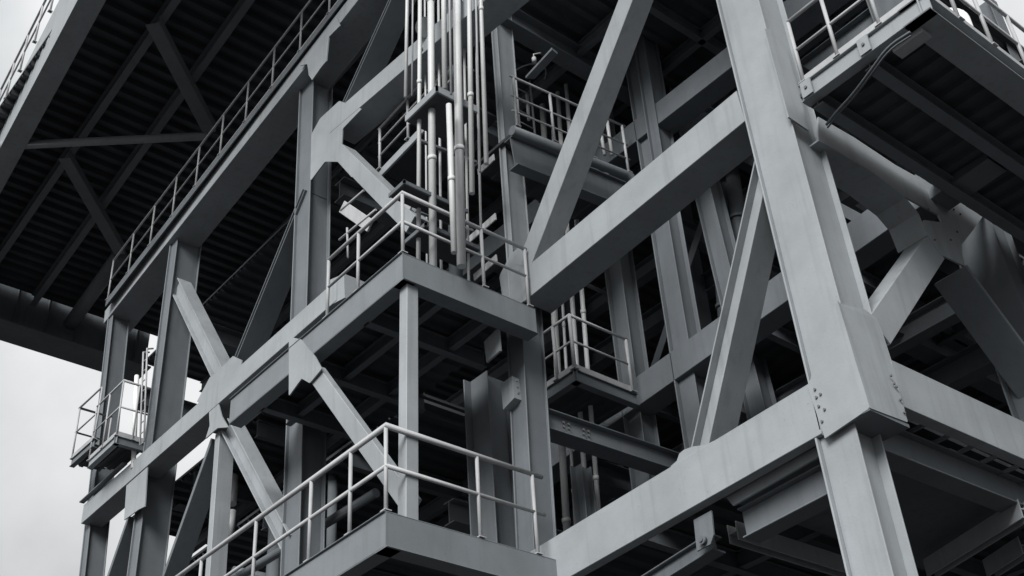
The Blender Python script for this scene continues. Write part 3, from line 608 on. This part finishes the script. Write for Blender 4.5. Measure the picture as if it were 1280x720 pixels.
# ================================================================== LEFT BALCONY
b=V((7.748,19.704,11.586)); bl=empty('access_platform',b); tag(bl,'small balcony hung on the outer left columns with tube railing','platform')
part('fascia_beam',MB().sweep(sec('web3',0.16,0.1,0.012),b+V((0,0,-0.08)),b+V((0,1.17,-0.08)),XN),PAINT,bl)
part('fascia_beam',MB().sweep(sec('web3',0.16,0.1,0.012),b+V((0,0,-0.08)),b+V((0.7,0,-0.08)),YN),PAINT2,bl)
part('deck_sheet',corrug(b.x+0.08,b.x+0.6,b.y+0.08,b.y+1.17,b.z-0.04,0.2,0.03,'y'),DECK,bl)
railing(bl,[b+V((0.02,1.17,0)),b+V((0.02,0.02,0)),b+V((0.72,0.02,0))],h=1.17,posts=((0,0.0),(0,0.5),(0,0.999),(1,0.45),(1,0.99)),r=0.018,pr=0.018)
b2=V((7.748,20.966,11.997)); b3=V((7.748,21.804,12.032)); o=empty('access_platform',b2); tag(o,'outer stub of the balcony left of the outermost column','platform')
part('fascia_beam',MB().sweep(sec('web3',0.16,0.1,0.012),b2+V((0,-0.2,-0.08)),b3+V((0,0,-0.08)),XN),PAINT2,o)
part('deck_sheet',corrug(b2.x+0.08,b2.x+0.6,b2.y,b3.y,b2.z-0.04,0.2,0.03,'y'),DECK,o)
railing(o,[b2+V((0.02,-0.2,0)),b3+V((0.02,0,0)),b3+V((0.7,0,0))],h=1.15,posts=((0,0.0),(0,0.98),(1,0.98)),r=0.018,pr=0.018)
vpipe('bright white pipe standing behind the left balcony railing',(8.218,20.255,13.285),(8.218,19.975,11.783),0.045,mat=WHITE,z0=11.1)
# caged ladder top by the balcony
lt=empty('ladder',(8.100,19.318,11.409)); tag(lt,'short pale ladder beside the left balcony','ladder')
a0=V((8.100,19.238,11.340)); a1=V((8.100,19.637,13.537))
for off in (0,0.16): part('rail',MB().tube([a0+V((0,off,0)),a1+V((0,off,0)),a1+V((0.12,off,0.05))],0.018,8),GALV,lt,base=a0)
for k in range(9):
    p=lerp(a0,a1,k/9); part('rung',MB().tube([p,p+V((0,0.16,0))],0.011,6),GALV,lt,base=p)

# ================================================================== CLUTTER LOW LEFT (valves and pipes behind the truss)
GV='dark pipework behind the lower left truss'
cl=[('dark horizontal pipe low behind the left truss',((9.3,17.8,8.6),(14,17.6,8.6)),0.10),
    ('dark riser pipe behind the lower left truss',((9.6,17.0,ZG),(9.6,17.0,9.6)),0.12),
    ('slimmer dark riser behind the lower left truss',((9.8,15.6,ZG),(9.8,15.6,9.6)),0.08),
    ('dark cross pipe just above the lower landing at left',((9.0,17.8,8.2),(9.2,13.5,8.2)),0.07)]
for lb,(a,b_),r in cl:
    o=link('pipe',MB().tube([a,b_],r,14),PAINT2,a); tag(o,lb,'pipe',GV)
vv=V((9.400,18.189,9.642)); vo=link('valve',MB().tube([vv+V((0,0,-0.25)),vv+V((0,0,0.25))],0.07,14).tube([vv+V((-0.25,0,0)),vv],0.03,8).tube([vv+V((-0.27,0,0)),vv+V((-0.23,0,0))],0.12,18),GALV,vv); tag(vo,'round-handled valve among the dark pipes at lower left','valve')
dn=V((9.500,18.500,10.175)); do=link('drum',MB().tube([dn,dn+V((0,0,0.55))],0.12,20),WHITE,dn); tag(do,'small white canister hanging above the valve at lower left','canister')
# brackets below the lower beam
bo=link('bracket_plate',MB().plate([(9.600,8.120,5.713),(9.600,7.861,5.719),(9.600,7.882,5.454),(9.600,7.945,5.370),(9.600,8.142,5.365)],(0.02,0,0)),PAINT2,(9.600,8.016,5.470)); tag(bo,'small lug plate with a round pin under the lower centre beam','bracket')
part('pin',MB().tube([V((9.590,8.015,5.431)),V((9.590,8.015,5.431))+V((-0.04,0,0))],0.045,20).tube([V((9.590,8.015,5.431))+V((-0.04,0,0)),V((9.590,8.015,5.431))+V((-0.055,0,0))],0.022,12),INNER,bo)
member('steel_beam','low inner beam running left from the lug plate to the bottom edge','beam',(9.750,8.070,5.620),(9.750,8.043,5.354),(9.750,9.258,5.509),(9.750,9.215,5.232),XN,0.2,'web3',mat=INNER,ext=(0,2.0),h=0.2)

# ================================================================== WORLD, SUN, CAMERA
w=bpy.data.worlds.new('World'); scene.world=w; w.use_nodes=True
nt=w.node_tree; N=nt.nodes; L=nt.links
SUN_EL=33; SUN_DIR=V((-0.89,-0.45,math.tan(math.radians(SUN_EL))*math.hypot(0.89,0.45))).normalized()
sky=N.new('ShaderNodeTexSky'); sky.sky_type='NISHITA'; sky.sun_disc=False
sky.sun_elevation=math.radians(SUN_EL); sky.sun_rotation=math.atan2(SUN_DIR.x,SUN_DIR.y); sky.air_density=1.0; sky.dust_density=4.0
hs=N.new('ShaderNodeHueSaturation'); hs.inputs['Saturation'].default_value=0.12
L.new(sky.outputs['Color'],hs.inputs['Color'])
tc=N.new('ShaderNodeTexCoord'); nz=N.new('ShaderNodeTexNoise'); nz.inputs['Scale'].default_value=4.0; nz.inputs['Detail'].default_value=6; nz.inputs['Roughness'].default_value=0.5
L.new(tc.outputs['Generated'],nz.inputs['Vector'])
rp=N.new('ShaderNodeValToRGB'); rp.color_ramp.elements[0].position=0.36; rp.color_ramp.elements[1].position=0.66
rp.color_ramp.elements[0].color=(4.6,4.75,4.85,1); rp.color_ramp.elements[1].color=(7.2,7.25,7.3,1)
L.new(nz.outputs['Fac'],rp.inputs['Fac'])
mx=N.new('ShaderNodeMix'); mx.data_type='RGBA'; mx.inputs['Factor'].default_value=0.85
L.new(hs.outputs['Color'],mx.inputs[6]); L.new(rp.outputs['Color'],mx.inputs[7])
sx=N.new('ShaderNodeSeparateXYZ'); L.new(tc.outputs['Generated'],sx.inputs[0])
mr=N.new('ShaderNodeMapRange'); mr.inputs['From Min'].default_value=0.0; mr.inputs['From Max'].default_value=1.0; mr.inputs['To Min'].default_value=0.72; mr.inputs['To Max'].default_value=2.2
L.new(sx.outputs['Z'],mr.inputs['Value'])
vm=N.new('ShaderNodeVectorMath'); vm.operation='SCALE'; L.new(mx.outputs[2],vm.inputs[0]); L.new(mr.outputs['Result'],vm.inputs['Scale'])
L.new(vm.outputs[0],N['Background'].inputs['Color']); N['Background'].inputs['Strength'].default_value=0.039
sl=bpy.data.lights.new('sun','SUN'); sl.energy=1.75; sl.angle=math.radians(28); sl.color=(1.0,0.985,0.97)
so=bpy.data.objects.new('sun',sl); COL.objects.link(so); so.rotation_euler=SUN_DIR.to_track_quat('Z','Y').to_euler(); so.location=SUN_DIR*60

cd=bpy.data.cameras.new('camera'); co=bpy.data.objects.new('camera',cd); COL.objects.link(co)
R=Matrix([[0.771754, -0.332983, -0.541773], [-0.633211, -0.48096, -0.606401], [-0.05865, 0.811049, -0.582031]]); co.matrix_world=R.to_4x4(); cd.sensor_width=36; cd.lens=44.438; cd.clip_end=3000; cd.clip_start=0.05
scene.camera=co
scene.view_settings.view_transform='Standard'; scene.view_settings.look='None'; scene.view_settings.exposure=1.25; scene.view_settings.gamma=1
scene.view_settings.use_curve_mapping=False
